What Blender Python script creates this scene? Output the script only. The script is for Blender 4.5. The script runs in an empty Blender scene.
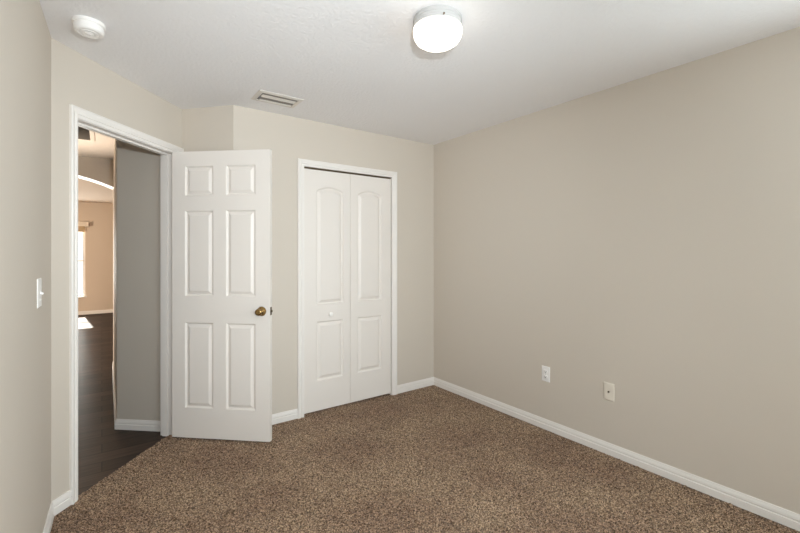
import bpy, bmesh, math
import numpy as np
from mathutils import Vector, Matrix

C = bpy.context.scene.collection
SC = bpy.context.scene
PI = math.pi

# ------------------------------------------------------------------ camera
CAM_H = 1.348
YAW = math.radians(35.87)
cd = bpy.data.cameras.new('camera')
cam = bpy.data.objects.new('camera', cd)
C.objects.link(cam)
cam.location = (0, 0, CAM_H)
cam.rotation_euler = (PI / 2, 0, -YAW)
cd.sensor_width = 36
cd.lens = 36 * 412.3 / 800
cd.shift_y = -14.4 / 800
cd.clip_start = 0.02
SC.camera = cam

# ------------------------------------------------------------------ world, sun, daylight, exposure
SC.view_settings.view_transform = 'Standard'
SC.view_settings.look = 'None'
SC.view_settings.gamma = 1
SC.view_settings.use_curve_mapping = False
SC.view_settings.exposure = 0.29
SC.cycles.max_bounces = 14
SC.cycles.diffuse_bounces = 10
SC.cycles.glossy_bounces = 4
SC.cycles.transmission_bounces = 6
SC.cycles.transparent_max_bounces = 8
SC.cycles.caustics_reflective = False
SC.cycles.caustics_refractive = False
SC.cycles.sample_clamp_indirect = 8
SC.cycles.use_denoising = True

w = bpy.data.worlds.new('sky'); SC.world = w
w.use_nodes = True
bg = w.node_tree.nodes['Background']
bg.inputs['Color'].default_value = (0.86, 0.93, 1.0, 1)
bg.inputs['Strength'].default_value = 1.8


def light(name, kind, loc, rot, energy, color=(1, 1, 1), **kw):
    d = bpy.data.lights.new(name, kind)
    d.energy = energy; d.color = color
    for k, v in kw.items():
        setattr(d, k, v)
    o = bpy.data.objects.new(name, d)
    C.objects.link(o)
    o.location = loc; o.rotation_euler = rot
    return o


# sun comes from beyond the far window of the house, 41 degrees up
sun_dir = Vector((0.10, -1.0, -0.88)).normalized()
sun = light('sun', 'SUN', (0, 14, 8), sun_dir.to_track_quat('-Z', 'Y').to_euler(), 40.0, (1.0, 0.96, 0.9), angle=0.02)
# daylight entering by the two bedroom windows, behind the photographer and in the right wall beyond the frame
light('window_daylight', 'AREA', (1.35, -1.66, 1.38), (PI / 2, 0, 0), 34, (0.88, 0.955, 1.0),
      shape='RECTANGLE', size=1.75, size_y=1.5)
light('side_window_daylight', 'AREA', (2.93, -0.55, 1.30), (0, PI / 2, 0), 46, (0.88, 0.955, 1.0),
      shape='RECTANGLE', size=1.35, size_y=1.5)
# the photographer's flashes: one straight ahead, one thrown high at the wall over the closet and the doorway
light('flash_direct', 'SPOT', (0.12, -0.12, 1.60), (PI / 2 - 0.27, 0, -YAW + 0.32), 68, (0.89, 0.96, 1.0),
      spot_size=math.radians(118), spot_blend=0.7, shadow_soft_size=0.03)
light('flash_high', 'SPOT', (0.14, -0.12, 1.62), (Vector((1.45, 3.2, 1.75)) - Vector((0.14, -0.12, 1.62))).to_track_quat('-Z', 'Y').to_euler(), 100,
      (0.89, 0.96, 1.0), spot_size=math.radians(80), spot_blend=1.0, shadow_soft_size=0.03)
# daylight through the far window, then two added unseen fill lights
light('far_window_daylight', 'AREA', (-1.1, 11.62, 1.17), (-PI / 2, 0, 0), 90, (1.0, 0.96, 0.9),
      shape='RECTANGLE', size=1.6, size_y=1.5)
light('far_room_fill', 'AREA', (-3.7, 7.2, 1.1), (0, -PI / 2, 0), 190, (1.0, 0.86, 0.70),
      shape='RECTANGLE', size=1.6, size_y=2.6)  # added panel with no window behind it, brightens far room and arch
light('hall_ceiling_fill', 'SPOT', (-0.62, 4.95, 1.70), (PI, 0, 0), 38, (1.0, 0.78, 0.57),
      spot_size=math.radians(125), spot_blend=0.6, shadow_soft_size=0.06)  # added spot without a fixture, brightens the hallway ceiling

# ------------------------------------------------------------------ plan of the room (metres)
H = 2.44
P0 = Vector((-0.209, 2.743))      # left wall / door wall
P1 = Vector((0.4975, 3.5317))     # door wall / short return wall
P2 = Vector((0.791, 3.203))       # return wall / closet wall
P3 = Vector((2.740, 3.203))       # closet wall / right wall
YB = -1.45                        # wall behind the photographer
LA = math.radians(-1.66)
LD = Vector((math.sin(LA), -math.cos(LA)))
B0 = P0 + LD * ((P0.y - YB) / math.cos(LA))
B1 = Vector((2.740, YB))
DD = (P1 - P0).normalized()       # along the door wall
ND = Vector((DD.y, -DD.x))        # out of the door wall into the room
WT = 0.11
WOOD_Z = -0.012
HALL_C = P0 + DD * 1.0255 - ND * 0.515   # outside corner of the hallway wall
HX = HALL_C.x
HX2 = 0.112                        # where that wall meets the arch
ARCH_Y0, ARCH_Y1 = 5.93, 6.17
FAR_Y = 11.30
HLX = -1.16                       # hidden left wall of the hallway


# ------------------------------------------------------------------ materials
def mat(name, col, rough=0.5, metal=0.0, spec=0.5):
    m = bpy.data.materials.new(name); m.use_nodes = True
    b = m.node_tree.nodes['Principled BSDF']
    b.inputs['Base Color'].default_value = (*col, 1)
    b.inputs['Roughness'].default_value = rough
    b.inputs['Metallic'].default_value = metal
    b.inputs['Specular IOR Level'].default_value = spec
    return m


def nodes(m):
    nt = m.node_tree
    return nt, nt.nodes, nt.links, nt.nodes['Principled BSDF']


def bump_mat(name, col, rough, scale, strength, dist, detail=3, spec=0.3, var=0.0):
    m = mat(name, col, rough, spec=spec)
    nt, N, L, b = nodes(m)
    tc = N.new('ShaderNodeTexCoord')
    nz = N.new('ShaderNodeTexNoise'); nz.inputs['Scale'].default_value = scale; nz.inputs['Detail'].default_value = detail
    bp = N.new('ShaderNodeBump'); bp.inputs['Strength'].default_value = strength; bp.inputs['Distance'].default_value = dist
    L.new(tc.outputs['Object'], nz.inputs['Vector'])
    L.new(nz.outputs['Fac'], bp.inputs['Height'])
    L.new(bp.outputs['Normal'], b.inputs['Normal'])
    if var:
        n2 = N.new('ShaderNodeTexNoise'); n2.inputs['Scale'].default_value = 1.3; n2.inputs['Detail'].default_value = 4
        mx = N.new('ShaderNodeMix'); mx.data_type = 'RGBA'
        mx.inputs[6].default_value = (*[c * (1 - var) for c in col], 1)
        mx.inputs[7].default_value = (*[min(1, c * (1 + var)) for c in col], 1)
        L.new(tc.outputs['Object'], n2.inputs['Vector'])
        L.new(n2.outputs['Fac'], mx.inputs[0])
        L.new(mx.outputs[2], b.inputs['Base Color'])
    return m


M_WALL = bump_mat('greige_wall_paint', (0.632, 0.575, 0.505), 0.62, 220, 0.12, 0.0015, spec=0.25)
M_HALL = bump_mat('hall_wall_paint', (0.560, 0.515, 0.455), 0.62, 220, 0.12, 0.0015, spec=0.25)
M_TAN = bump_mat('tan_wall_paint', (0.620, 0.520, 0.420), 0.62, 220, 0.12, 0.0015, spec=0.25)
M_CEIL = bump_mat('textured_ceiling_paint', (0.858, 0.853, 0.866), 0.85, 55, 0.5, 0.007, detail=5, spec=0.1)
M_WARMCEIL = bump_mat('warm_lit_ceiling', (0.720, 0.600, 0.500), 0.85, 60, 0.6, 0.005, detail=5, spec=0.1)  # tan puts the warm bounce off the sunlit floor into the colour
M_TRIM = bump_mat('white_trim_paint', (0.83, 0.798, 0.765), 0.38, 90, 0.05, 0.001, spec=0.4)
M_DOOR = bump_mat('white_door_paint', (0.80, 0.755, 0.712), 0.40, 60, 0.06, 0.001, spec=0.4)
M_PLASTIC = mat('white_plastic', (0.90, 0.885, 0.87), 0.35)
M_PAN = mat('white_enamel', (0.50, 0.495, 0.488), 0.35)
M_ALMOND = mat('almond_plastic', (0.78, 0.72, 0.63), 0.4)
M_DARK = mat('dark_slot', (0.03, 0.028, 0.025), 0.7)
M_GREYVENT = mat('dark_grille', (0.16, 0.16, 0.16), 0.6)
M_DUCTSHADE = mat('duct_shade_grey', (0.27, 0.25, 0.23), 0.7)
M_STEEL = mat('steel', (0.45, 0.43, 0.40), 0.35, 1.0)
M_BRASS = mat('aged_brass', (0.36, 0.24, 0.10), 0.24, 1.0)
M_DKBRASS = mat('dark_brass', (0.16, 0.12, 0.08), 0.4, 1.0)
M_VENT = mat('vent_enamel', (0.74, 0.70, 0.65), 0.45)
M_BLIND = mat('woven_blind', (0.55, 0.40, 0.24), 0.8)
M_FABRICWHITE = mat('valance_paint', (0.72, 0.62, 0.50), 0.6)


def emit_mat(name, col, strength):
    m = mat(name, (0.9, 0.9, 0.88), 0.3)
    b = m.node_tree.nodes['Principled BSDF']
    b.inputs['Emission Color'].default_value = (*col, 1)
    b.inputs['Emission Strength'].default_value = strength
    return m


M_GLOW = emit_mat('lit_frosted_glass', (1.0, 0.90, 0.76), 2.6)
M_WARM = emit_mat('lit_warm_glass', (1.0, 0.72, 0.42), 9.0)


def glass_mat():
    m = bpy.data.materials.new('window_glass'); m.use_nodes = True
    nt = m.node_tree; N = nt.nodes; L = nt.links
    N.clear()
    out = N.new('ShaderNodeOutputMaterial'); mix = N.new('ShaderNodeMixShader')
    tr = N.new('ShaderNodeBsdfTransparent'); gl = N.new('ShaderNodeBsdfGlossy')
    tr.inputs['Color'].default_value = (0.96, 0.98, 0.97, 1); gl.inputs['Roughness'].default_value = 0.02
    mix.inputs[0].default_value = 0.06
    L.new(tr.outputs[0], mix.inputs[1]); L.new(gl.outputs[0], mix.inputs[2]); L.new(mix.outputs[0], out.inputs[0])
    return m


M_GLASS = glass_mat()


def carpet_mat():
    m = mat('brown_frieze_carpet', (0.2, 0.15, 0.11), 0.95, spec=0.05)
    nt, N, L, b = nodes(m)
    tc = N.new('ShaderNodeTexCoord')
    v = N.new('ShaderNodeTexVoronoi'); v.inputs['Scale'].default_value = 230
    L.new(tc.outputs['Object'], v.inputs['Vector'])
    bw = N.new('ShaderNodeSeparateColor'); L.new(v.outputs['Color'], bw.inputs[0])
    n1 = N.new('ShaderNodeTexNoise'); n1.inputs['Scale'].default_value = 110; n1.inputs['Detail'].default_value = 3
    L.new(tc.outputs['Object'], n1.inputs['Vector'])
    add = N.new('ShaderNodeMath'); add.operation = 'MULTIPLY_ADD'
    L.new(n1.outputs['Fac'], add.inputs[0]); add.inputs[1].default_value = 1.1; add.inputs[2].default_value = -0.55
    a2 = N.new('ShaderNodeMath'); a2.operation = 'ADD'
    L.new(bw.outputs[0], a2.inputs[0]); L.new(add.outputs[0], a2.inputs[1])
    r = N.new('ShaderNodeValToRGB')
    e = r.color_ramp.elements
    e[0].position = 0.0; e[0].color = (0.050, 0.031, 0.019, 1)
    e[1].position = 1.0; e[1].color = (0.560, 0.405, 0.280, 1)
    k = e.new(0.5); k.color = (0.205, 0.135, 0.086, 1)
    L.new(a2.outputs[0], r.inputs[0])
    n2 = N.new('ShaderNodeTexNoise'); n2.inputs['Scale'].default_value = 2.2; n2.inputs['Detail'].default_value = 3
    L.new(tc.outputs['Object'], n2.inputs['Vector'])
    r2 = N.new('ShaderNodeValToRGB')
    r2.color_ramp.elements[0].position = 0.38; r2.color_ramp.elements[0].color = (0.84, 0.79, 0.78, 1)
    r2.color_ramp.elements[1].position = 0.62; r2.color_ramp.elements[1].color = (1.04, 1.04, 1.02, 1)
    L.new(n2.outputs['Fac'], r2.inputs[0])
    mx = N.new('ShaderNodeMix'); mx.data_type = 'RGBA'; mx.blend_type = 'MULTIPLY'; mx.inputs[0].default_value = 1
    L.new(r.outputs[0], mx.inputs[6]); L.new(r2.outputs[0], mx.inputs[7])
    L.new(mx.outputs[2], b.inputs['Base Color'])
    b.inputs['Sheen Weight'].default_value = 0.15
    return m


def wood_mat():
    m = mat('dark_wood_planks', (0.1, 0.07, 0.05), 0.36, spec=0.14)
    nt, N, L, b = nodes(m)
    tc = N.new('ShaderNodeTexCoord')
    br = N.new('ShaderNodeTexBrick')
    br.inputs['Scale'].default_value = 1.0
    br.inputs['Brick Width'].default_value = 1.2; br.inputs['Row Height'].default_value = 0.15
    br.inputs['Mortar Size'].default_value = 0.003
    br.inputs['Color1'].default_value = (0.078, 0.053, 0.040, 1)
    br.inputs['Color2'].default_value = (0.045, 0.031, 0.024, 1)
    br.inputs['Mortar'].default_value = (0.018, 0.013, 0.010, 1)
    L.new(tc.outputs['Object'], br.inputs['Vector'])
    mp = N.new('ShaderNodeMapping'); mp.inputs['Scale'].default_value = (2.5, 40, 1)
    L.new(tc.outputs['Object'], mp.inputs[0])
    nz = N.new('ShaderNodeTexNoise'); nz.inputs['Scale'].default_value = 1.5; nz.inputs['Detail'].default_value = 5
    L.new(mp.outputs[0], nz.inputs['Vector'])
    r = N.new('ShaderNodeValToRGB')
    r.color_ramp.elements[0].position = 0.3; r.color_ramp.elements[0].color = (0.62, 0.60, 0.58, 1)
    r.color_ramp.elements[1].position = 0.75; r.color_ramp.elements[1].color = (1.15, 1.12, 1.08, 1)
    L.new(nz.outputs['Fac'], r.inputs[0])
    mx = N.new('ShaderNodeMix'); mx.data_type = 'RGBA'; mx.blend_type = 'MULTIPLY'; mx.inputs[0].default_value = 1
    L.new(br.outputs['Color'], mx.inputs[6]); L.new(r.outputs[0], mx.inputs[7])
    L.new(mx.outputs[2], b.inputs['Base Color'])
    bp = N.new('ShaderNodeBump'); bp.inputs['Strength'].default_value = 0.25; bp.inputs['Distance'].default_value = 0.004
    L.new(nz.outputs['Fac'], bp.inputs['Height'])
    df = N.new('ShaderNodeBsdfDiffuse'); gl = N.new('ShaderNodeBsdfGlossy'); ms = N.new('ShaderNodeMixShader')
    gl.inputs['Roughness'].default_value = 0.30; ms.inputs[0].default_value = 0.07
    L.new(mx.outputs[2], df.inputs['Color'])
    for sh in (df, gl):
        L.new(bp.outputs['Normal'], sh.inputs['Normal'])
    L.new(df.outputs[0], ms.inputs[1]); L.new(gl.outputs[0], ms.inputs[2])
    L.new(ms.outputs[0], N['Material Output'].inputs['Surface']); N.remove(b)
    return m


M_CARPET = carpet_mat()
M_WOOD = wood_mat()


# ------------------------------------------------------------------ mesh helpers
def obj(name, bm, m, parent=None, smooth=None, loc=None):
    me = bpy.data.meshes.new(name)
    bmesh.ops.recalc_face_normals(bm, faces=bm.faces)
    bm.to_mesh(me); bm.free()
    ms = m if isinstance(m, (list, tuple)) else [m]
    for x in ms:
        me.materials.append(x)
    if smooth is not None:
        me.shade_smooth()
        me.set_sharp_from_angle(angle=math.radians(smooth))
    o = bpy.data.objects.new(name, me); C.objects.link(o)
    if parent is not None:
        o.parent = parent
    if loc is not None:
        o.location = loc
    return o


def struct(name, bm, m, smooth=None):
    o = obj(name, bm, m, smooth=smooth); o['kind'] = 'structure'
    return o


def tag(o, label, cat, group=None):
    o['label'] = label; o['category'] = cat
    if group:
        o['group'] = group
    return o


def thing(name, label, cat, loc, rotz=0.0, group=None):
    o = bpy.data.objects.new(name, None); C.objects.link(o)
    o.empty_display_size = 0.05
    o.location = loc; o.rotation_euler = (0, 0, rotz)
    return tag(o, label, cat, group)


def box(bm, x0, x1, y0, y1, z0, z1, mx=None):
    vs = [bm.verts.new((x, y, z)) for x in (x0, x1) for y in (y0, y1) for z in (z0, z1)]
    for f in ((0, 1, 3, 2), (4, 6, 7, 5), (0, 4, 5, 1), (2, 3, 7, 6), (0, 2, 6, 4), (1, 5, 7, 3)):
        bm.faces.new([vs[i] for i in f])
    if mx is not None:
        bmesh.ops.transform(bm, matrix=mx, verts=vs)
    return vs


def bevel_box(bm, x0, x1, y0, y1, z0, z1, r, seg=2, mx=None):
    b2 = bmesh.new()
    box(b2, x0, x1, y0, y1, z0, z1)
    bmesh.ops.bevel(b2, geom=b2.edges[:], offset=r, segments=seg, affect='EDGES', profile=0.5)
    if mx is not None:
        bmesh.ops.transform(b2, matrix=mx, verts=b2.verts)
    merge(bm, b2)


def merge(bm, b2):
    me = bpy.data.meshes.new('tmp'); b2.to_mesh(me); b2.free()
    bm.from_mesh(me); bpy.data.meshes.remove(me)


def lathe(bm, prof, seg=40, mx=None):
    """prof: (radius, height) pairs turned about local Z."""
    rings = []
    for r, z in prof:
        if r < 1e-6:
            rings.append([bm.verts.new((0, 0, z))])
        else:
            rings.append([bm.verts.new((r * math.cos(2 * PI * i / seg), r * math.sin(2 * PI * i / seg), z)) for i in range(seg)])
    for a, b in zip(rings, rings[1:]):
        for i in range(seg):
            j = (i + 1) % seg
            if len(a) == 1 and len(b) == 1:
                continue
            if len(a) == 1:
                bm.faces.new((a[0], b[i], b[j]))
            elif len(b) == 1:
                bm.faces.new((a[i], a[j], b[0]))
            else:
                bm.faces.new((a[i], a[j], b[j], b[i]))
    vs = [v for r in rings for v in r]
    if mx is not None:
        bmesh.ops.transform(bm, matrix=mx, verts=vs)
    return vs


def frame_mx(origin, along, out):
    """local x -> along, y -> out, z -> up, in world."""
    m = Matrix.Identity(4)
    m.col[0][:3] = (along.x, along.y, 0)
    m.col[1][:3] = (out.x, out.y, 0)
    m.col[2][:3] = (0, 0, 1)
    m.col[3][:3] = (origin[0], origin[1], 0)
    return m


def wall(name, a, b, out, m, thick=WT, z0=-0.05, z1=H + 0.02, ext=(0, 0), holes=()):
    """thick wall whose room face runs a -> b; out points away from the room; holes are (t0, t1, z0, z1)."""
    d = (b - a); ln = d.length; d = d.normalized()
    mx = frame_mx(a, d, out)
    bm = bmesh.new()
    t = -ext[0]
    for (h0, h1, hz0, hz1) in sorted(holes):
        box(bm, t, h0, 0, thick, z0, z1, mx)
        if hz0 > z0:
            box(bm, h0, h1, 0, thick, z0, hz0, mx)
        if hz1 < z1:
            box(bm, h0, h1, 0, thick, hz1, z1, mx)
        t = h1
    box(bm, t, ln + ext[1], 0, thick, z0, z1, mx)
    return struct(name, bm, m)


BB_PROF = [(0.0, 0.0), (0.0125, 0.0), (0.0125, 0.038), (0.0080, 0.0415), (0.0080, 0.0455), (0.0110, 0.049),
           (0.0095, 0.060), (0.0060, 0.070), (0.0045, 0.077), (0.0, 0.077)]


def baseboard(name, pts, side, i0, i1, z=0.0, m=None, cap=True):
    """pieces of one baseboard from pts[i0] to pts[i1]; mitred with the neighbouring points of the path.
    side = +1: room lies to the left of the path, -1: to the right."""
    bm = bmesh.new()
    n = len(pts)

    def off(i, d):
        p = pts[i]
        nrm = []
        if i > 0:
            e = (pts[i] - pts[i - 1]).normalized(); nrm.append(Vector((-e.y, e.x)) * side)
        if i < n - 1:
            e = (pts[i + 1] - pts[i]).normalized(); nrm.append(Vector((-e.y, e.x)) * side)
        if len(nrm) == 1:
            return p + nrm[0] * d
        k = nrm[0] + nrm[1]
        return p + k * (d / (1 + nrm[0].dot(nrm[1])))
    rows = []
    for i in range(i0, i1 + 1):
        row = []
        for d, h in BB_PROF:
            q = off(i, d)
            row.append(bm.verts.new((q.x, q.y, z + h)))
        rows.append(row)
    for a, b in zip(rows, rows[1:]):
        for k in range(len(BB_PROF) - 1):
            bm.faces.new((a[k], b[k], b[k + 1], a[k + 1]))
        bm.faces.new((a[-1], b[-1], b[0], a[0]))
    bm.faces.new(rows[0]); bm.faces.new(rows[-1])
    return struct(name, bm, m or M_TRIM)


def casing_bm(bm, t0, t1, z1, prof, mx, zb=0.0, head=1.0):
    """door casing with mitred corners; inner edge at t0, t1, z1; prof is (distance outward, thickness)."""
    rows = []
    for wdt, d in prof:
        rows.append([bm.verts.new(mx @ Vector(p)) for p in ((t0 - wdt, d, zb), (t0 - wdt, d, z1 + wdt * head), (t1 + wdt, d, z1 + wdt * head), (t1 + wdt, d, zb))])
    for a, b in zip(rows, rows[1:]):
        for k in range(3):
            bm.faces.new((a[k], a[k + 1], b[k + 1], b[k]))
    for k in (0, 3):
        bm.faces.new([r[k] for r in rows])




def case_prof(wd):
    return [(0, 0), (0, 0.009), (0.004, 0.011), (wd * 0.30, 0.011), (wd * 0.36, 0.0150), (wd * 0.44, 0.0105), (wd * 0.78, 0.0165),
            (wd - 0.004, 0.0165), (wd, 0.013), (wd, 0)]


# ------------------------------------------------------------------ the shell
# left wall, door wall, return wall, closet wall, right wall, back wall
wall('wall_left', B0, P0, Vector((LD.y, -LD.x)), M_WALL, ext=(0.15, 0.0))
D_T0, D_T1, D_Z = 0.1505, 0.9535, 2.074           # finished opening of the bedroom door
wall('wall_door', P0, P1, -ND, M_WALL, thick=0.098, ext=(0.0, 0.10), holes=((D_T0 - 0.016, D_T1 + 0.016, -0.05, D_Z + 0.016),))
wall('wall_return', P1, P2, DD, M_WALL, ext=(0.0, 0.0))
CX0, CX1, C_Z = P3.x - 1.398, P3.x - 0.522, 2.052  # closet opening (finished)
wall('wall_closet', P2, P3, Vector((0, 1)), M_WALL, ext=(0.0, 0.12), holes=((CX0 - 0.014 - P2.x, CX1 + 0.014 - P2.x, -0.05, C_Z + 0.014),))
SY0, SY1, SZ0, SZ1 = -1.28, 0.18, 0.64, 1.96
wall('wall_right', P3, B1, Vector((1, 0)), M_WALL, ext=(0.0, 0.12), holes=((P3.y - SY1, P3.y - SY0, SZ0, SZ1),))
WX0, WX1, WZ0, WZ1 = 0.50, 2.20, 0.62, 2.10
wall('wall_back', B1, B0, Vector((0, -1)), M_WALL, ext=(0.12, 0.12), holes=((B1.x - WX1, B1.x - WX0, WZ0, WZ1),))

# closet interior
bm = bmesh.new()
cy0, cy1, cl, cr = P3.y + WT, P3.y + 0.72, 1.00, P3.x + 0.10
box(bm, cl - 0.05, cr, cy1, cy1 + 0.05, -0.05, H)
box(bm, cl - 0.05, cl, cy0, cy1, -0.05, H)
box(bm, cr - 0.10, cr, cy0, cy1, -0.05, H)
struct('wall_closet_inside', bm, M_WALL)

# hallway walls
ha = P0 + DD * 1.0255 - ND * 0.095
bm = bmesh.new()
r = 0.018                                          # rounded outside corner
e1 = -ND; e2 = (Vector((HX2, ARCH_Y0 + 0.02)) - HALL_C).normalized()
turn = math.atan2(e2.y, e2.x) - math.atan2(e1.y, e1.x)
tan = r * math.tan(abs(turn) / 2)
path = [ha]
ca = HALL_C - e1 * tan
cen = ca + Vector((e1.y, -e1.x)) * r
a0 = math.atan2((ca - cen).y, (ca - cen).x)
for k in range(9):
    a = a0 + turn * k / 8
    path.append(cen + Vector((math.cos(a), math.sin(a))) * r)
path.append(Vector((HX2, ARCH_Y0 + 0.02)))
back = [Vector((HX2 + 0.14, ARCH_Y0 + 0.02)), Vector((HX + 0.14, HALL_C.y + 0.05)), ha + DD * 0.14 ]
lo = [bm.verts.new((p.x, p.y, -0.05)) for p in path + back]
hi = [bm.verts.new((p.x, p.y, H + 0.01)) for p in path + back]
for i in range(len(lo)):
    j = (i + 1) % len(lo)
    bm.faces.new((lo[i], lo[j], hi[j], hi[i]))
bm.faces.new(lo); bm.faces.new(hi)
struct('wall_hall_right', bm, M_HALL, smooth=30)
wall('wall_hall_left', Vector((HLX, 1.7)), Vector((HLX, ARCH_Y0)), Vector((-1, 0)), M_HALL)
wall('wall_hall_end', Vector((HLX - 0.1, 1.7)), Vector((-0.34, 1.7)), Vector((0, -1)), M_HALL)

# arched opening at the end of the hallway
bm = bmesh.new()
ar, acx = 1.55, (HX2 + HLX) / 2
apex = 2.250
half = (HX2 - HLX) / 2
NA = 28
xs = [HLX + (HX2 - HLX) * i / NA for i in range(NA + 1)]
zs = [apex - ar + math.sqrt(ar * ar - (x - acx) ** 2) for x in xs]
for i in range(NA):
    q = []
    for y in (ARCH_Y0, ARCH_Y1):
        q.append([bm.verts.new((xs[i], y, zs[i])), bm.verts.new((xs[i + 1], y, zs[i + 1])),
                  bm.verts.new((xs[i + 1], y, H + 0.01)), bm.verts.new((xs[i], y, H + 0.01))])
    bm.faces.new(q[0]); bm.faces.new(q[1])
    bm.faces.new((q[0][0], q[0][1], q[1][1], q[1][0])).material_index = 1  # paler trim colour on the soffit stands in for sunlight on it
bmesh.ops.remove_doubles(bm, verts=bm.verts, dist=1e-5)
box(bm, HX2, 3.2, ARCH_Y0, ARCH_Y1, -0.05, H + 0.01)
box(bm, -4.2, HLX, ARCH_Y0, ARCH_Y1, -0.05, H + 0.01)
struct('wall_arch', bm, [M_HALL, M_TRIM])

# far room
FWX0, FWX1, FWZ0, FWZ1 = -1.90, -0.292, 0.385, 1.93
wall('wall_far', Vector((-4.2, FAR_Y)), Vector((3.2, FAR_Y)), Vector((0, 1)), M_TAN, holes=((FWX0 + 4.2, FWX1 + 4.2, FWZ0, FWZ1),))
wall('wall_far_left', Vector((-4.0, ARCH_Y1)), Vector((-4.0, FAR_Y)), Vector((-1, 0)), M_TAN)
wall('wall_far_right', Vector((3.0, FAR_Y)), Vector((3.0, ARCH_Y1)), Vector((1, 0)), M_TAN)

# ceiling
bm = bmesh.new()
box(bm, -4.3, 3.3, -1.75, ARCH_Y0 + 0.12, H, H + 0.12)
struct('ceiling', bm, M_CEIL)
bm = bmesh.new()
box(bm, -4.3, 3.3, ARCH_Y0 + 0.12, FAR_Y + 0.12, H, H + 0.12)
struct('ceiling_far', bm, M_WARMCEIL)

# wood floor of the hallway and the far room
bm = bmesh.new()
CE = -0.037                                        # the carpet stops under the closed door
ce0 = P0 + DD * (D_T0 - 0.2) + ND * CE
ce1 = P0 + DD * (D_T1 + 0.2) + ND * CE
fl = [Vector((-4.2, FAR_Y + 0.1)), Vector((-4.2, 1.5)), Vector((-0.45, 1.5)), P0 + DD * -0.2 + ND * CE, ce1 + Vector((0, 0)), Vector((ce1.x + 0.1, ce1.y + 0.1)),
      Vector((0.7, 4.2)), Vector((3.2, 4.2)), Vector((3.2, FAR_Y + 0.1))]
lo = [bm.verts.new((p.x, p.y, WOOD_Z - 0.05)) for p in fl]
hi = [bm.verts.new((p.x, p.y, WOOD_Z)) for p in fl]
for i in range(len(fl)):
    j = (i + 1) % len(fl)
    bm.faces.new((lo[i], lo[j], hi[j], hi[i]))
bm.faces.new(lo); bm.faces.new(hi)
struct('floor_hall', bm, M_WOOD)


# carpet: tufted surface, one mesh
def inside(poly, X, Y):
    res = np.zeros(X.shape, bool)
    n = len(poly)
    for i in range(n):
        x1, y1 = poly[i]; x2, y2 = poly[(i + 1) % n]
        if abs(y2 - y1) < 1e-12:
            continue
        c = ((y1 > Y) != (y2 > Y)) & (X < (x2 - x1) * (Y - y1) / (y2 - y1) + x1)
        res ^= c
    return res


rng = np.random.default_rng(7)
step = 0.0062
g = 0.004
poly = [(B0.x, B0.y), (P0.x, P0.y)]
for t, o in ((D_T0 - 0.01, 0.0), (D_T0 - 0.01, CE), (D_T1 + 0.01, CE), (D_T1 + 0.01, 0.0)):
    q = P0 + DD * t + ND * o
    poly.append((q.x, q.y))
poly += [(P1.x, P1.y), (P2.x, P2.y), (CX0, P2.y), (CX0, P2.y + 0.6), (CX1, P2.y + 0.6), (CX1, P2.y), (P3.x, P3.y), (B1.x, B1.y)]
gx = np.arange(-0.36, 2.78, step); gy = np.arange(YB - 0.02, 3.85, step)
X, Y = np.meshgrid(gx, gy)
nx, ny = len(gx), len(gy)


def smooth_noise(cell, amp):
    cx, cyy = int((gx[-1] - gx[0]) / cell) + 4, int((gy[-1] - gy[0]) / cell) + 4
    r_ = rng.standard_normal((cyy, cx))
    fx = (X - gx[0]) / cell; fy = (Y - gy[0]) / cell
    ix = fx.astype(int); iy = fy.astype(int); fx = fx - ix; fy = fy - iy
    fx = fx * fx * (3 - 2 * fx); fy = fy * fy * (3 - 2 * fy)
    return amp * (r_[iy, ix] * (1 - fx) * (1 - fy) + r_[iy, ix + 1] * fx * (1 - fy) + r_[iy + 1, ix] * (1 - fx) * fy + r_[iy + 1, ix + 1] * fx * fy)


Z = -0.003 + smooth_noise(0.016, 0.0022) + smooth_noise(0.05, 0.0010) + smooth_noise(0.3, 0.0008) + rng.uniform(-0.0035, 0.0035, X.shape)
Z = np.clip(Z, -0.0115, 0.006)
Xj = X + rng.uniform(-0.0024, 0.0024, X.shape); Yj = Y + rng.uniform(-0.0024, 0.0024, X.shape)
ok = inside(poly, X, Y)
fmask = ok[:-1, :-1] & ok[1:, :-1] & ok[:-1, 1:] & ok[1:, 1:]
# also let the rim reach under the skirting
ok2 = ok.copy()
for sx, sy in ((1, 0), (-1, 0), (0, 1), (0, -1)):
    ok2 |= np.roll(np.roll(ok, sx, 1), sy, 0)
fmask = ok2[:-1, :-1] & ok2[1:, :-1] & ok2[:-1, 1:] & ok2[1:, 1:]
rim = ok2 & ~(np.roll(ok, 1, 0) & np.roll(ok, -1, 0) & np.roll(ok, 1, 1) & np.roll(ok, -1, 1))
idx = np.arange(nx * ny).reshape(ny, nx)
quads = np.stack([idx[:-1, :-1][fmask], idx[:-1, 1:][fmask], idx[1:, 1:][fmask], idx[1:, :-1][fmask]], 1)
used, inv = np.unique(quads, return_inverse=True)
quads = inv.reshape(quads.shape)
co = np.stack([Xj.ravel()[used], Yj.ravel()[used], Z.ravel()[used]], 1)
# the free edge in the doorway rolls down to the wood
offd = (co[:, 0] - P0.x) * ND.x + (co[:, 1] - P0.y) * ND.y
tt = (co[:, 0] - P0.x) * DD.x + (co[:, 1] - P0.y) * DD.y
edge = (offd < CE + 0.006) & (tt > D_T0 - 0.03) & (tt < D_T1 + 0.03)
co[edge, 2] = -0.0125
me = bpy.data.meshes.new('floor')
me.from_pydata(co.tolist(), [], quads.tolist())
me.materials.append(M_CARPET)
me.update()
carpet = bpy.data.objects.new('floor', me); C.objects.link(carpet); carpet['kind'] = 'structure'

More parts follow.
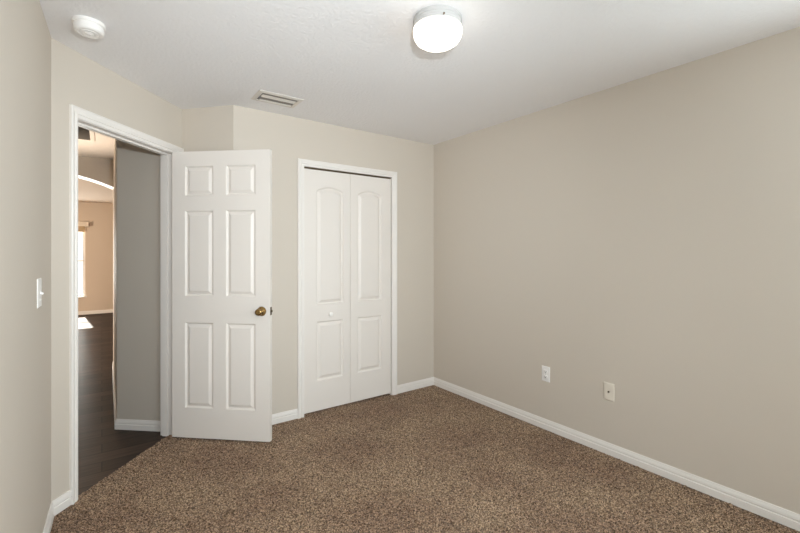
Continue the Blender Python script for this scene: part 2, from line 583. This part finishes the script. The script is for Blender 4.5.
# ------------------------------------------------------------------ baseboards
q_l = P0 + DD * 0.1075
ring = [q_l, P0, B0, B1, P3, Vector((CX1 + 0.060, P3.y))]
baseboard('baseboard_door', ring, +1, 0, 1)
baseboard('baseboard_left', ring, +1, 1, 2)
baseboard('baseboard_back', ring, +1, 2, 3)
baseboard('baseboard_right', ring, +1, 3, 4)
baseboard('baseboard_closet', ring, +1, 4, 5)
ring2 = [Vector((CX0 - 0.052, P2.y)), P2, P1 + ND * 0.018]
baseboard('baseboard_closet_return', ring2, +1, 0, 1)
baseboard('baseboard_return', ring2, +1, 1, 2)
ring3 = [ha - e1 * -0.01, HALL_C, Vector((HX2, ARCH_Y0))]
baseboard('baseboard_hall', ring3, +1, 0, 2, z=WOOD_Z)
ring4 = [Vector((-3.99, FAR_Y)), Vector((2.99, FAR_Y))]
baseboard('baseboard_far', ring4, -1, 0, 1, z=WOOD_Z)

# ------------------------------------------------------------------ door casing and jamb (bedroom door)
mxd = frame_mx(P0, DD, ND)
bm = bmesh.new()
casing_bm(bm, D_T0 - 0.004, D_T1 + 0.005, D_Z + 0.003, case_prof(0.044), mxd, zb=-0.004, head=1.39)
# right casing leg widened to the corner
box(bm, D_T1 + 0.005 + 0.040, 1.0575, 0, 0.012, -0.004, D_Z + 0.003 + 0.0611, mxd)
# jamb boards
JD = -0.101
box(bm, D_T0 - 0.016, D_T0, JD, 0.0005, WOOD_Z, D_Z + 0.016, mxd)
box(bm, D_T1, D_T1 + 0.016, JD, 0.0005, WOOD_Z, D_Z + 0.016, mxd)
box(bm, D_T0 - 0.0155, D_T1 + 0.0155, JD, 0.0005, D_Z, D_Z + 0.016, mxd)
# door stop
box(bm, D_T0, D_T0 + 0.011, -0.078, -0.042, WOOD_Z, D_Z, mxd)
box(bm, D_T1 - 0.011, D_T1, -0.078, -0.042, WOOD_Z, D_Z, mxd)
box(bm, D_T0 + 0.011, D_T1 - 0.011, -0.078, -0.042, D_Z - 0.011, D_Z, mxd)
struct('trim_1', bm, M_TRIM)

# closet casing and jamb
mxc = frame_mx((0, P2.y), Vector((1, 0)), Vector((0, -1)))
bm = bmesh.new()
casing_bm(bm, CX0, CX1, C_Z, case_prof(0.056), mxc, zb=-0.004)
box(bm, CX0 - 0.014, CX0, -WT, 0.0005, -0.004, C_Z + 0.014, mxc)
box(bm, CX1, CX1 + 0.014, -WT, 0.0005, -0.004, C_Z + 0.014, mxc)
box(bm, CX0 - 0.0135, CX1 + 0.0135, -WT, 0.0005, C_Z, C_Z + 0.0135, mxc)
struct('trim_2', bm, M_TRIM)


# ------------------------------------------------------------------ panelled doors
def panel_face(bm, us, vs, panels, prof, depth, flip):
    """a door face on the grid us x vs; panels[(i, j)] = arch rise; depth = where the face lies on local y; flip = outward sign."""
    def P(u, v, d=0.0):
        return bm.verts.new((u, depth + flip * d, v))
    for i in range(len(us) - 1):
        for j in range(len(vs) - 1):
            u0, u1, v0, v1 = us[i], us[i + 1], vs[j], vs[j + 1]
            if (i, j) not in panels:
                bm.faces.new((P(u0, v0), P(u1, v0), P(u1, v1), P(u0, v1)))
                continue
            rise = panels[(i, j)]
            K = 24 if rise > 0 else 1
            hw = (u1 - u0) / 2; um = (u0 + u1) / 2
            R = (hw * hw + rise * rise) / (2 * rise) if rise > 0 else 0.0

            def outline(ins):
                a, b = u0 + ins, u1 - ins
                pts = [(a, v0 + ins), (b, v0 + ins)]
                for k in range(K + 1):
                    u = b + (a - b) * k / K
                    if rise > 0:
                        r_in = R - ins
                        pts.append((u, v1 - R + math.sqrt(max(0.0, r_in * r_in - (u - um) ** 2))))
                    else:
                        pts.append((u, v1 - ins))
                return pts
            if rise > 0:
                top = outline(0.0)[2:]
                for k in range(K):
                    a, b = top[k], top[k + 1]
                    f = [P(*a), P(a[0], v1), P(b[0], v1), P(*b)]
                    bm.faces.new(f)
            prev = None
            for (ins, d) in prof:
                cur = [P(q[0], q[1], d) for q in outline(ins)]
                if prev:
                    for k in range(len(cur)):
                        m_ = (k + 1) % len(cur)
                        bm.faces.new((prev[k], prev[m_], cur[m_], cur[k]))
                prev = cur
            bm.faces.new(prev)
    bmesh.ops.remove_doubles(bm, verts=bm.verts, dist=2e-6)


PROF6 = [(0, 0), (0.003, -0.002), (0.008, -0.0095), (0.012, -0.0115), (0.016, -0.0112), (0.034, -0.0025), (0.036, -0.0015)]
# bedroom door: open at a right angle; hinge edge near the end of the door wall
DW, DZ0, DZ1, DTH = 0.739, 0.013, 2.0715, 0.035
dh = P0 + DD * 0.8895 + ND * 0.0354               # hinge edge on the hallway face
door = bpy.data.objects.new('door_1', None); C.objects.link(door)
door.location = (dh.x, dh.y, 0)
ddir = (Vector((0.965, 2.862)) - Vector((0.411, 3.382))).normalized() * 0.35 + ND * 0.65
ddir = ddir.normalized()
# local x along ddir, local y = outward from the hallway face
yout = Vector((-ddir.y, ddir.x))
if yout.dot(DD) > 0:
    yout = -yout
# right-handed frame needs x cross y = +z; here x cross y points down, so run local x backwards
door.rotation_euler = (0, 0, math.atan2(-ddir.y, -ddir.x))
door['kind'] = 'structure'
tag(door, 'open white six-panel door with a brass knob, swung into the room', 'door')
us_f = [0, 0.100, 0.316, 0.413, 0.632, DW]
us = [-u for u in reversed(us_f)]                # local x runs from -DW to 0
vs = [DZ0, 0.227, 0.842, 1.032, 1.646, 1.753, 1.966, DZ1]
pn = {(i, j): 0 for i in (1, 3) for j in (1, 3, 5)}
bm = bmesh.new()
panel_face(bm, us, vs, pn, PROF6, 0.0, 1)
panel_face(bm, us, vs, pn, PROF6, -DTH, -1)
for f in (((-DW, 0), (-DW, -DTH)), ((0, -DTH), (0, 0))):
    bm.faces.new([bm.verts.new(p) for p in ((f[0][0], f[0][1], DZ0), (f[1][0], f[1][1], DZ0), (f[1][0], f[1][1], DZ1), (f[0][0], f[0][1], DZ1))])
for z in (DZ0, DZ1):
    bm.faces.new([bm.verts.new(p) for p in ((-DW, 0, z), (0, 0, z), (0, -DTH, z), (-DW, -DTH, z))])
bmesh.ops.remove_doubles(bm, verts=bm.verts, dist=2e-6)
obj('panel_slab', bm, M_DOOR, door, smooth=20)
kx, kz = -0.679, 0.931
KNOB = [(0, 0.0), (0.033, 0.0), (0.034, 0.003), (0.032, 0.007), (0.020, 0.010), (0.0125, 0.013), (0.0115, 0.024), (0.014, 0.029),
        (0.020, 0.034), (0.0238, 0.041), (0.0248, 0.049), (0.0238, 0.056), (0.0195, 0.0605), (0.013, 0.0625), (0.0, 0.063)]
for sgn in (1, -1):
    y0 = 0.0 if sgn > 0 else -DTH
    mk = Matrix.Translation((kx, y0, kz)) @ Matrix.Rotation(-sgn * PI / 2, 4, 'X')
    bm = bmesh.new(); lathe(bm, KNOB[:6], 40, mk)
    rose = obj('knob_rose', bm, M_BRASS, door, smooth=40)
    rose['label'] = 'round brass rose plate'
    bm = bmesh.new(); lathe(bm, [(0, 0.010)] + KNOB[5:], 40, mk)
    kb = obj('knob', bm, M_BRASS, door, smooth=60)
    kb['label'] = 'round aged brass knob'
bm = bmesh.new()
bevel_box(bm, -DW - 0.0012, -DW + 0.001, -DTH / 2 - 0.0125, -DTH / 2 + 0.0125, kz - 0.0285, kz + 0.0285, 0.0005, 1)
lp = obj('latch_plate', bm, M_DKBRASS, door); lp['label'] = 'dark metal latch plate on the door edge'
bm = bmesh.new()
bevel_box(bm, -DW - 0.011, -DW, -DTH / 2 - 0.007, -DTH / 2 + 0.007, kz - 0.009, kz + 0.009, 0.003, 2)
obj('latch_bolt', bm, M_DKBRASS, lp)
for hz in (0.22, 1.03, 1.86):
    bm = bmesh.new()
    lathe(bm, [(0, -0.046), (0.004, -0.046), (0.0055, -0.044), (0.0055, 0.044), (0.004, 0.046), (0, 0.046)], 14, Matrix.Translation((0.008, -DTH + 0.002, hz)))
    box(bm, -0.0005, 0.0012, -DTH + 0.004, -0.004, hz - 0.044, hz + 0.044)
    hg = obj('hinge', bm, M_DKBRASS, door, smooth=40)

# closet bifold leaves
PROFC = [(0, 0), (0.003, -0.003), (0.008, -0.0115), (0.012, -0.0130), (0.018, -0.0128), (0.038, -0.0022), (0.040, -0.0010)]
SPLIT = P3.x - 0.9635
leafs = [('door_2', CX0 + 0.003, SPLIT - 0.0015, 1.284, 1.029, 'left closet door leaf, white with an arched panel and a small white knob'),
         ('door_3', SPLIT + 0.0015, CX1 - 0.008, 0.890, 0.634, 'right closet door leaf, white with an arched panel and no knob')]
CZ0, CZ1 = 0.018, 2.036
LY = P2.y + 0.004
for nm, x0, x1, pa, pb, lab in leafs:
    root = bpy.data.objects.new(nm, None); C.objects.link(root)
    root['kind'] = 'structure'; tag(root, lab, 'door')
    root.location = (x1, LY, 0); root.rotation_euler = (0, 0, PI)     # local +y points into the room
    wd = x1 - x0
    us = [0, x1 - (P3.x - pb), x1 - (P3.x - pa), wd]
    vs = [CZ0, 0.266, 0.764, 0.904, 1.902, CZ1]
    bm = bmesh.new()
    panel_face(bm, us, vs, {(1, 1): 0, (1, 3): 0.040}, PROFC, 0.0, 1)
    panel_face(bm, us, vs, {(1, 1): 0, (1, 3): 0.040}, PROFC, -0.033, -1)
    for x in (0, wd):
        bm.faces.new([bm.verts.new(p) for p in ((x, 0, CZ0), (x, -0.033, CZ0), (x, -0.033, CZ1), (x, 0, CZ1))])
    for z in (CZ0, CZ1):
        bm.faces.new([bm.verts.new(p) for p in ((0, 0, z), (wd, 0, z), (wd, -0.033, z), (0, -0.033, z))])
    bmesh.ops.remove_doubles(bm, verts=bm.verts, dist=2e-6)
    obj('panel_slab', bm, M_DOOR, root, smooth=20)
    if nm == 'door_2':
        bm = bmesh.new()
        lathe(bm, [(0, 0), (0.009, 0), (0.0085, 0.006), (0.010, 0.011), (0.0175, 0.016), (0.0190, 0.021), (0.0165, 0.026), (0.008, 0.0285), (0, 0.029)], 28,
              Matrix.Translation((x1 - (P3.x - 1.160), 0, 0.818)) @ Matrix.Rotation(-PI / 2, 4, 'X'))
        obj('knob', bm, M_PLASTIC, root, smooth=50)

# closet track in the head
bm = bmesh.new()
box(bm, CX0 + 0.002, CX1 - 0.002, P2.y + 0.010, P2.y + 0.030, C_Z - 0.012, C_Z - 0.0005)
struct('trim_3', bm, M_DKBRASS)


# ------------------------------------------------------------------ windows
def window(name, x0, x1, z0, z1, y, inward, label, side=None):
    root = bpy.data.objects.new(name, None); C.objects.link(root)
    root['kind'] = 'structure'; tag(root, label, 'window')
    root.location = ((x0 + x1) / 2, y, z0)
    if side is not None:
        root.location = (side, (x0 + x1) / 2, z0); root.rotation_euler = (0, 0, PI / 2)
    hw, hh = (x1 - x0) / 2, z1 - z0
    bm = bmesh.new()
    f = 0.045
    box(bm, -hw, -hw + f, -0.03, 0.03, 0, hh); box(bm, hw - f, hw, -0.03, 0.03, 0, hh)
    box(bm, -hw + f, hw - f, -0.03, 0.03, 0, f); box(bm, -hw + f, hw - f, -0.03, 0.03, hh - f, hh)
    box(bm, -hw + f, hw - f, -0.022, 0.022, hh / 2 - 0.02, hh / 2 + 0.02)
    obj('window_frame', bm, M_TRIM, root)
    for a, b in ((f, hh / 2 - 0.02), (hh / 2 + 0.02, hh - f)):
        bm = bmesh.new()
        box(bm, -hw + f, hw - f, -0.003, 0.003, a, b)
        obj('pane', bm, M_GLASS, root)
    bm = bmesh.new()
    bevel_box(bm, -hw - 0.03, hw + 0.03, min(0.03 * inward, 0.095 * inward), max(0.03 * inward, 0.095 * inward), -0.02, 0.004, 0.004, 2)
    obj('window_sill', bm, M_TRIM, root)
    return root


window('window_1', WX0, WX1, WZ0, WZ1, YB - 0.07, +1, 'bedroom window behind the photographer')
window('window_2', FWX0, FWX1, FWZ0, FWZ1, FAR_Y + 0.06, -1, 'bright window in the far room, seen through the hallway arch')

window('window_3', SY0, SY1, SZ0, SZ1, 0, +1, 'bedroom window in the right wall, beyond the frame', side=P3.x + 0.07)

# valance and woven shade over the far window
bl = thing('window_blind', 'tan woven blind with a pale valance, gathered above the bright far window', 'blind', (FWX1 - 0.75, FAR_Y, 1.90))
bm = bmesh.new(); bevel_box(bm, -0.92, 0.81, -0.085, -0.001, 0.005, 0.105, 0.004, 2)
obj('valance', bm, M_FABRICWHITE, bl)
bm = bmesh.new()
for k in range(6):
    bevel_box(bm, -0.86, 0.745, -0.045 - 0.004 * (k % 2), -0.012, -0.115 + k * 0.02, -0.096 + k * 0.02, 0.003, 1)
obj('shade', bm, M_BLIND, bl)


# ------------------------------------------------------------------ ceiling light
def ceiling_light(name, label, x, y, glow, group=None):
    root = thing(name, label, 'ceiling light', (x, y, H), group=group)
    bm = bmesh.new()
    lathe(bm, [(0, 0), (0.112, 0), (0.1135, -0.003), (0.1135, -0.016), (0.110, -0.019), (0.110, -0.033), (0.1135, -0.037), (0.1135, -0.046), (0.106, -0.048), (0, -0.048)], 56)
    obj('base', bm, M_PAN, root, smooth=35)
    bm = bmesh.new()
    lathe(bm, [(0.104, -0.046), (0.1130, -0.050), (0.1150, -0.057), (0.1140, -0.070), (0.110, -0.086), (0.100, -0.103), (0.082, -0.116), (0.055, -0.125), (0.027, -0.129), (0, -0.130)], 56)
    obj('glass_shade', bm, glow, root, smooth=60)
    for a in (0.15, 0.15 + 2 * PI / 3, 0.15 + 4 * PI / 3):
        a -= 2.2
        bm = bmesh.new()
        mk = Matrix.Translation((0.1135 * math.cos(a), 0.1135 * math.sin(a), -0.041)) @ Matrix.Rotation(a, 4, 'Z') @ Matrix.Rotation(PI / 2, 4, 'Y')
        lathe(bm, [(0, -0.002), (0.0022, -0.002), (0.0022, 0.004), (0.0042, 0.005), (0.0042, 0.010), (0, 0.0105)], 12, mk)
        sc_ = obj('thumb_screw', bm, M_DKBRASS, root, smooth=40)
    return root


ceiling_light('ceiling_light', 'lit round flush-mount ceiling light with white base and frosted glass', 1.275, 1.463, M_GLOW)

# ------------------------------------------------------------------ smoke detector
sd = thing('smoke_detector', 'round white smoke detector on the ceiling above the open doorway', 'smoke detector', (-0.050, 2.460, H))
bm = bmesh.new()
lathe(bm, [(0.0000, 0.0000), (0.0644, 0.0000), (0.0653, -0.0028), (0.0653, -0.0126), (0.0635, -0.0154), (0.0000, -0.0154)], 48)
obj('mounting_plate', bm, M_PLASTIC, sd, smooth=35)
bm = bmesh.new()
lathe(bm, [(0.0000, -0.0140), (0.0570, -0.0140), (0.0589, -0.0182), (0.0603, -0.0364), (0.0589, -0.0448), (0.0534, -0.0504), (0.0432, -0.0518), (0.0414, -0.0483), (0.0377, -0.0483), (0.0359, -0.0525), (0.0248, -0.0539), (0.0230, -0.0504), (0.0202, -0.0504), (0.0184, -0.0546), (0.0000, -0.0560)], 48)
obj('cover', bm, M_PLASTIC, sd, smooth=30)
bm = bmesh.new(); lathe(bm, [(0.0000, -0.0574), (0.0101, -0.0574), (0.0110, -0.0553), (0.0110, -0.0504)], 24)
obj('test_button', bm, M_PLASTIC, sd, smooth=40)

# ------------------------------------------------------------------ bedroom ceiling register
vt = thing('ceiling_vent', 'pale metal air vent on the ceiling above the closet wall', 'vent', (1.016, 2.900, H))
fx, fy, ix, iy = 0.157, 0.104, 0.128, 0.076
bm = bmesh.new()
rows = []
for (a, b, z) in ((fx, fy, 0), (fx, fy, -0.003), (fx - 0.008, fy - 0.008, -0.005), (ix + 0.004, iy + 0.004, -0.0075), (ix, iy, -0.007), (ix, iy, -0.0006)):
    rows.append([bm.verts.new(p) for p in ((-a, -b, z), (a, -b, z), (a, b, z), (-a, b, z))])
for a, b in zip(rows, rows[1:]):
    for k in range(4):
        bm.faces.new((a[k], a[(k + 1) % 4], b[(k + 1) % 4], b[k]))
obj('frame', bm, M_VENT, vt)
bm = bmesh.new(); box(bm, -ix, ix, -iy, iy, -0.0012, -0.0004)  # flat sheet coloured dark for the shade inside the duct
bk = obj('duct_shade', bm, M_DUCTSHADE, vt); bk['label'] = 'dark sheet behind the louvres for the shaded duct'
for k, (ya, yb) in enumerate(((-0.036, -0.013), (-0.016, 0.002), (0.060, 0.074))):
    bm = bmesh.new()
    pts = []
    for i in range(7):
        a = i / 6
        pts.append((ya + (yb - ya) * a, -0.0030 - 0.0045 * a * a))
    va = [[bm.verts.new((x, y, z)) for (y, z) in pts] for x in (-ix + 0.012, ix - 0.002)]
    vb = [[bm.verts.new((x, y + 0.0004, z + 0.0012)) for (y, z) in pts] for x in (-ix + 0.012, ix - 0.002)]
    for L_ in (va, vb):
        for i in range(6):
            bm.faces.new((L_[0][i], L_[1][i], L_[1][i + 1], L_[0][i + 1]))
    for i in (0, 6):
        bm.faces.new((va[0][i], va[1][i], vb[1][i], vb[0][i]))
    for s in (0, 1):
        for i in range(6):
            bm.faces.new((va[s][i], va[s][i + 1], vb[s][i + 1], vb[s][i]))
    obj('louvre', bm, M_VENT, vt)
bm = bmesh.new(); box(bm, -ix + 0.003, -ix + 0.007, 0.010, 0.030, -0.020, -0.004)
obj('damper_lever', bm, M_GREYVENT, vt)

# ------------------------------------------------------------------ hallway return-air grille
rv = thing('return_air_grille', 'dark return-air grille in a white frame on the hallway ceiling', 'vent', (-0.355, 4.74, H))
fa, fb = 0.302, 0.302
bm = bmesh.new()
rows = []
for (s, z) in ((0, 0), (0, -0.004), (0.005, -0.008), (0.036, -0.010), (0.038, -0.008), (0.038, -0.0006)):
    rows.append([bm.verts.new(p) for p in ((-fa + s, -fb + s, z), (fa - s, -fb + s, z), (fa - s, fb - s, z), (-fa + s, fb - s, z))])
for a, b in zip(rows, rows[1:]):
    for k in range(4):
        bm.faces.new((a[k], a[(k + 1) % 4], b[(k + 1) % 4], b[k]))
obj('frame', bm, M_PLASTIC, rv)
bm = bmesh.new(); box(bm, -fa + 0.037, fa - 0.037, -fb + 0.037, fb - 0.037, -0.0015, -0.0005)
obj('filter_backing', bm, M_GREYVENT, rv)
bm = bmesh.new()
for k in range(26):
    y = -fb + 0.05 + k * 0.0202
    box(bm, -fa + 0.037, fa - 0.037, -0.0008, 0.0008, -0.004, 0.004, Matrix.Translation((0, y, -0.0062)) @ Matrix.Rotation(0.6, 4, 'X'))
obj('louvres', bm, M_GREYVENT, rv)


# ------------------------------------------------------------------ wall plates
def wall_thing(name, label, cat, p, n, z):
    return thing(name, label, cat, (p.x, p.y, z), math.atan2(n.y, n.x) - PI / 2)


def plate(root, m, wdt=0.070, hgt=0.115, thin=1.0):
    bm = bmesh.new()
    rows = []
    for s, d in ((0, 0.0), (0, 0.0025), (0.0015, 0.0045), (0.004, 0.0058), (0.006, 0.006)):
        d *= thin
        rows.append([bm.verts.new(p) for p in ((-wdt / 2 + s, d, -hgt / 2 + s), (wdt / 2 - s, d, -hgt / 2 + s), (wdt / 2 - s, d, hgt / 2 - s), (-wdt / 2 + s, d, hgt / 2 - s))])
    for a, b in zip(rows, rows[1:]):
        for k in range(4):
            bm.faces.new((a[k], a[(k + 1) % 4], b[(k + 1) % 4], b[k]))
    bm.faces.new(rows[-1]); bm.faces.new(rows[0])
    return obj('wall_plate', bm, m, root, smooth=25)


def screw(root, x, z, m, y=0.006):
    bm = bmesh.new()
    lathe(bm, [(0, -0.002), (0.0033, -0.002), (0.0033, 0.0002), (0.002, 0.0009), (0, 0.001)], 14, Matrix.Translation((x, y, z)) @ Matrix.Rotation(-PI / 2, 4, 'X'))
    return obj('screw', bm, m, root, smooth=40)


# light switch on the left wall
ln = Vector((-LD.y, LD.x))
if ln.x < 0:
    ln = -ln
sp = P0 + LD * 0.392
sw = wall_thing('light_switch', 'white toggle light switch on the left wall beside the doorway', 'light switch', sp, ln, 1.173)
plate(sw, M_PLASTIC, 0.096, 0.124, 0.75)
bm = bmesh.new(); box(bm, -0.0052, 0.0052, 0.0052, 0.0064, -0.012, 0.012)
obj('toggle_slot', bm, M_PLASTIC, sw)
bm = bmesh.new()
bevel_box(bm, -0.0045, 0.0045, -0.002, 0.013, -0.0045, 0.0045, 0.0015, 2, Matrix.Translation((0, 0.004, 0.0)) @ Matrix.Rotation(-0.45, 4, 'X'))
obj('toggle', bm, M_PLASTIC, sw, smooth=40)
screw(sw, 0, 0.030, M_PLASTIC); screw(sw, 0, -0.030, M_PLASTIC)

# power outlet on the right wall
rn = Vector((-1, 0))
ot = wall_thing('power_outlet', 'white duplex power outlet low on the right wall, nearer the closet', 'outlet', Vector((P3.x, P3.y - 1.310)), rn, 0.421)
plate(ot, M_PLASTIC)
for s in (1, -1):
    bm = bmesh.new()
    bevel_box(bm, -0.0165, 0.0165, 0.004, 0.0078, s * 0.0195 - 0.0135, s * 0.0195 + 0.0135, 0.003, 2)
    rc = obj('receptacle', bm, M_PLASTIC, ot, smooth=40)
    bm = bmesh.new()
    box(bm, -0.0078, -0.0052, 0.0074, 0.0081, s * 0.0195 - 0.003, s * 0.0195 + 0.007)
    box(bm, 0.0052, 0.0074, 0.0074, 0.0081, s * 0.0195 - 0.002, s * 0.0195 + 0.006)
    lathe(bm, [(0, 0.0004), (0.003, 0.0004), (0.003, -0.0004), (0, -0.0004)], 12, Matrix.Translation((0, 0.0078, s * 0.0195 - 0.0075)) @ Matrix.Rotation(PI / 2, 4, 'X'))
    obj('slots', bm, M_DARK, rc)
screw(ot, 0, 0, M_STEEL)

# cable plate on the right wall
cp = wall_thing('cable_plate', 'almond cable wall plate with a dark coaxial jack in its middle', 'cable outlet', Vector((P3.x, P3.y - 1.793)), rn, 0.418)
plate(cp, M_ALMOND)
bm = bmesh.new()
lathe(bm, [(0, 0), (0.0062, 0), (0.0062, 0.002), (0.0045, 0.0022), (0.0045, 0.009), (0.0038, 0.0092), (0.0036, 0.006), (0, 0.006)], 6, Matrix.Translation((0, 0.0055, 0)) @ Matrix.Rotation(-PI / 2, 4, 'X'))
jk = obj('coaxial_jack', bm, M_DKBRASS, cp); jk['label'] = 'dark coaxial jack'
screw(cp, 0, 0.030, M_ALMOND); screw(cp, 0, -0.030, M_ALMOND)
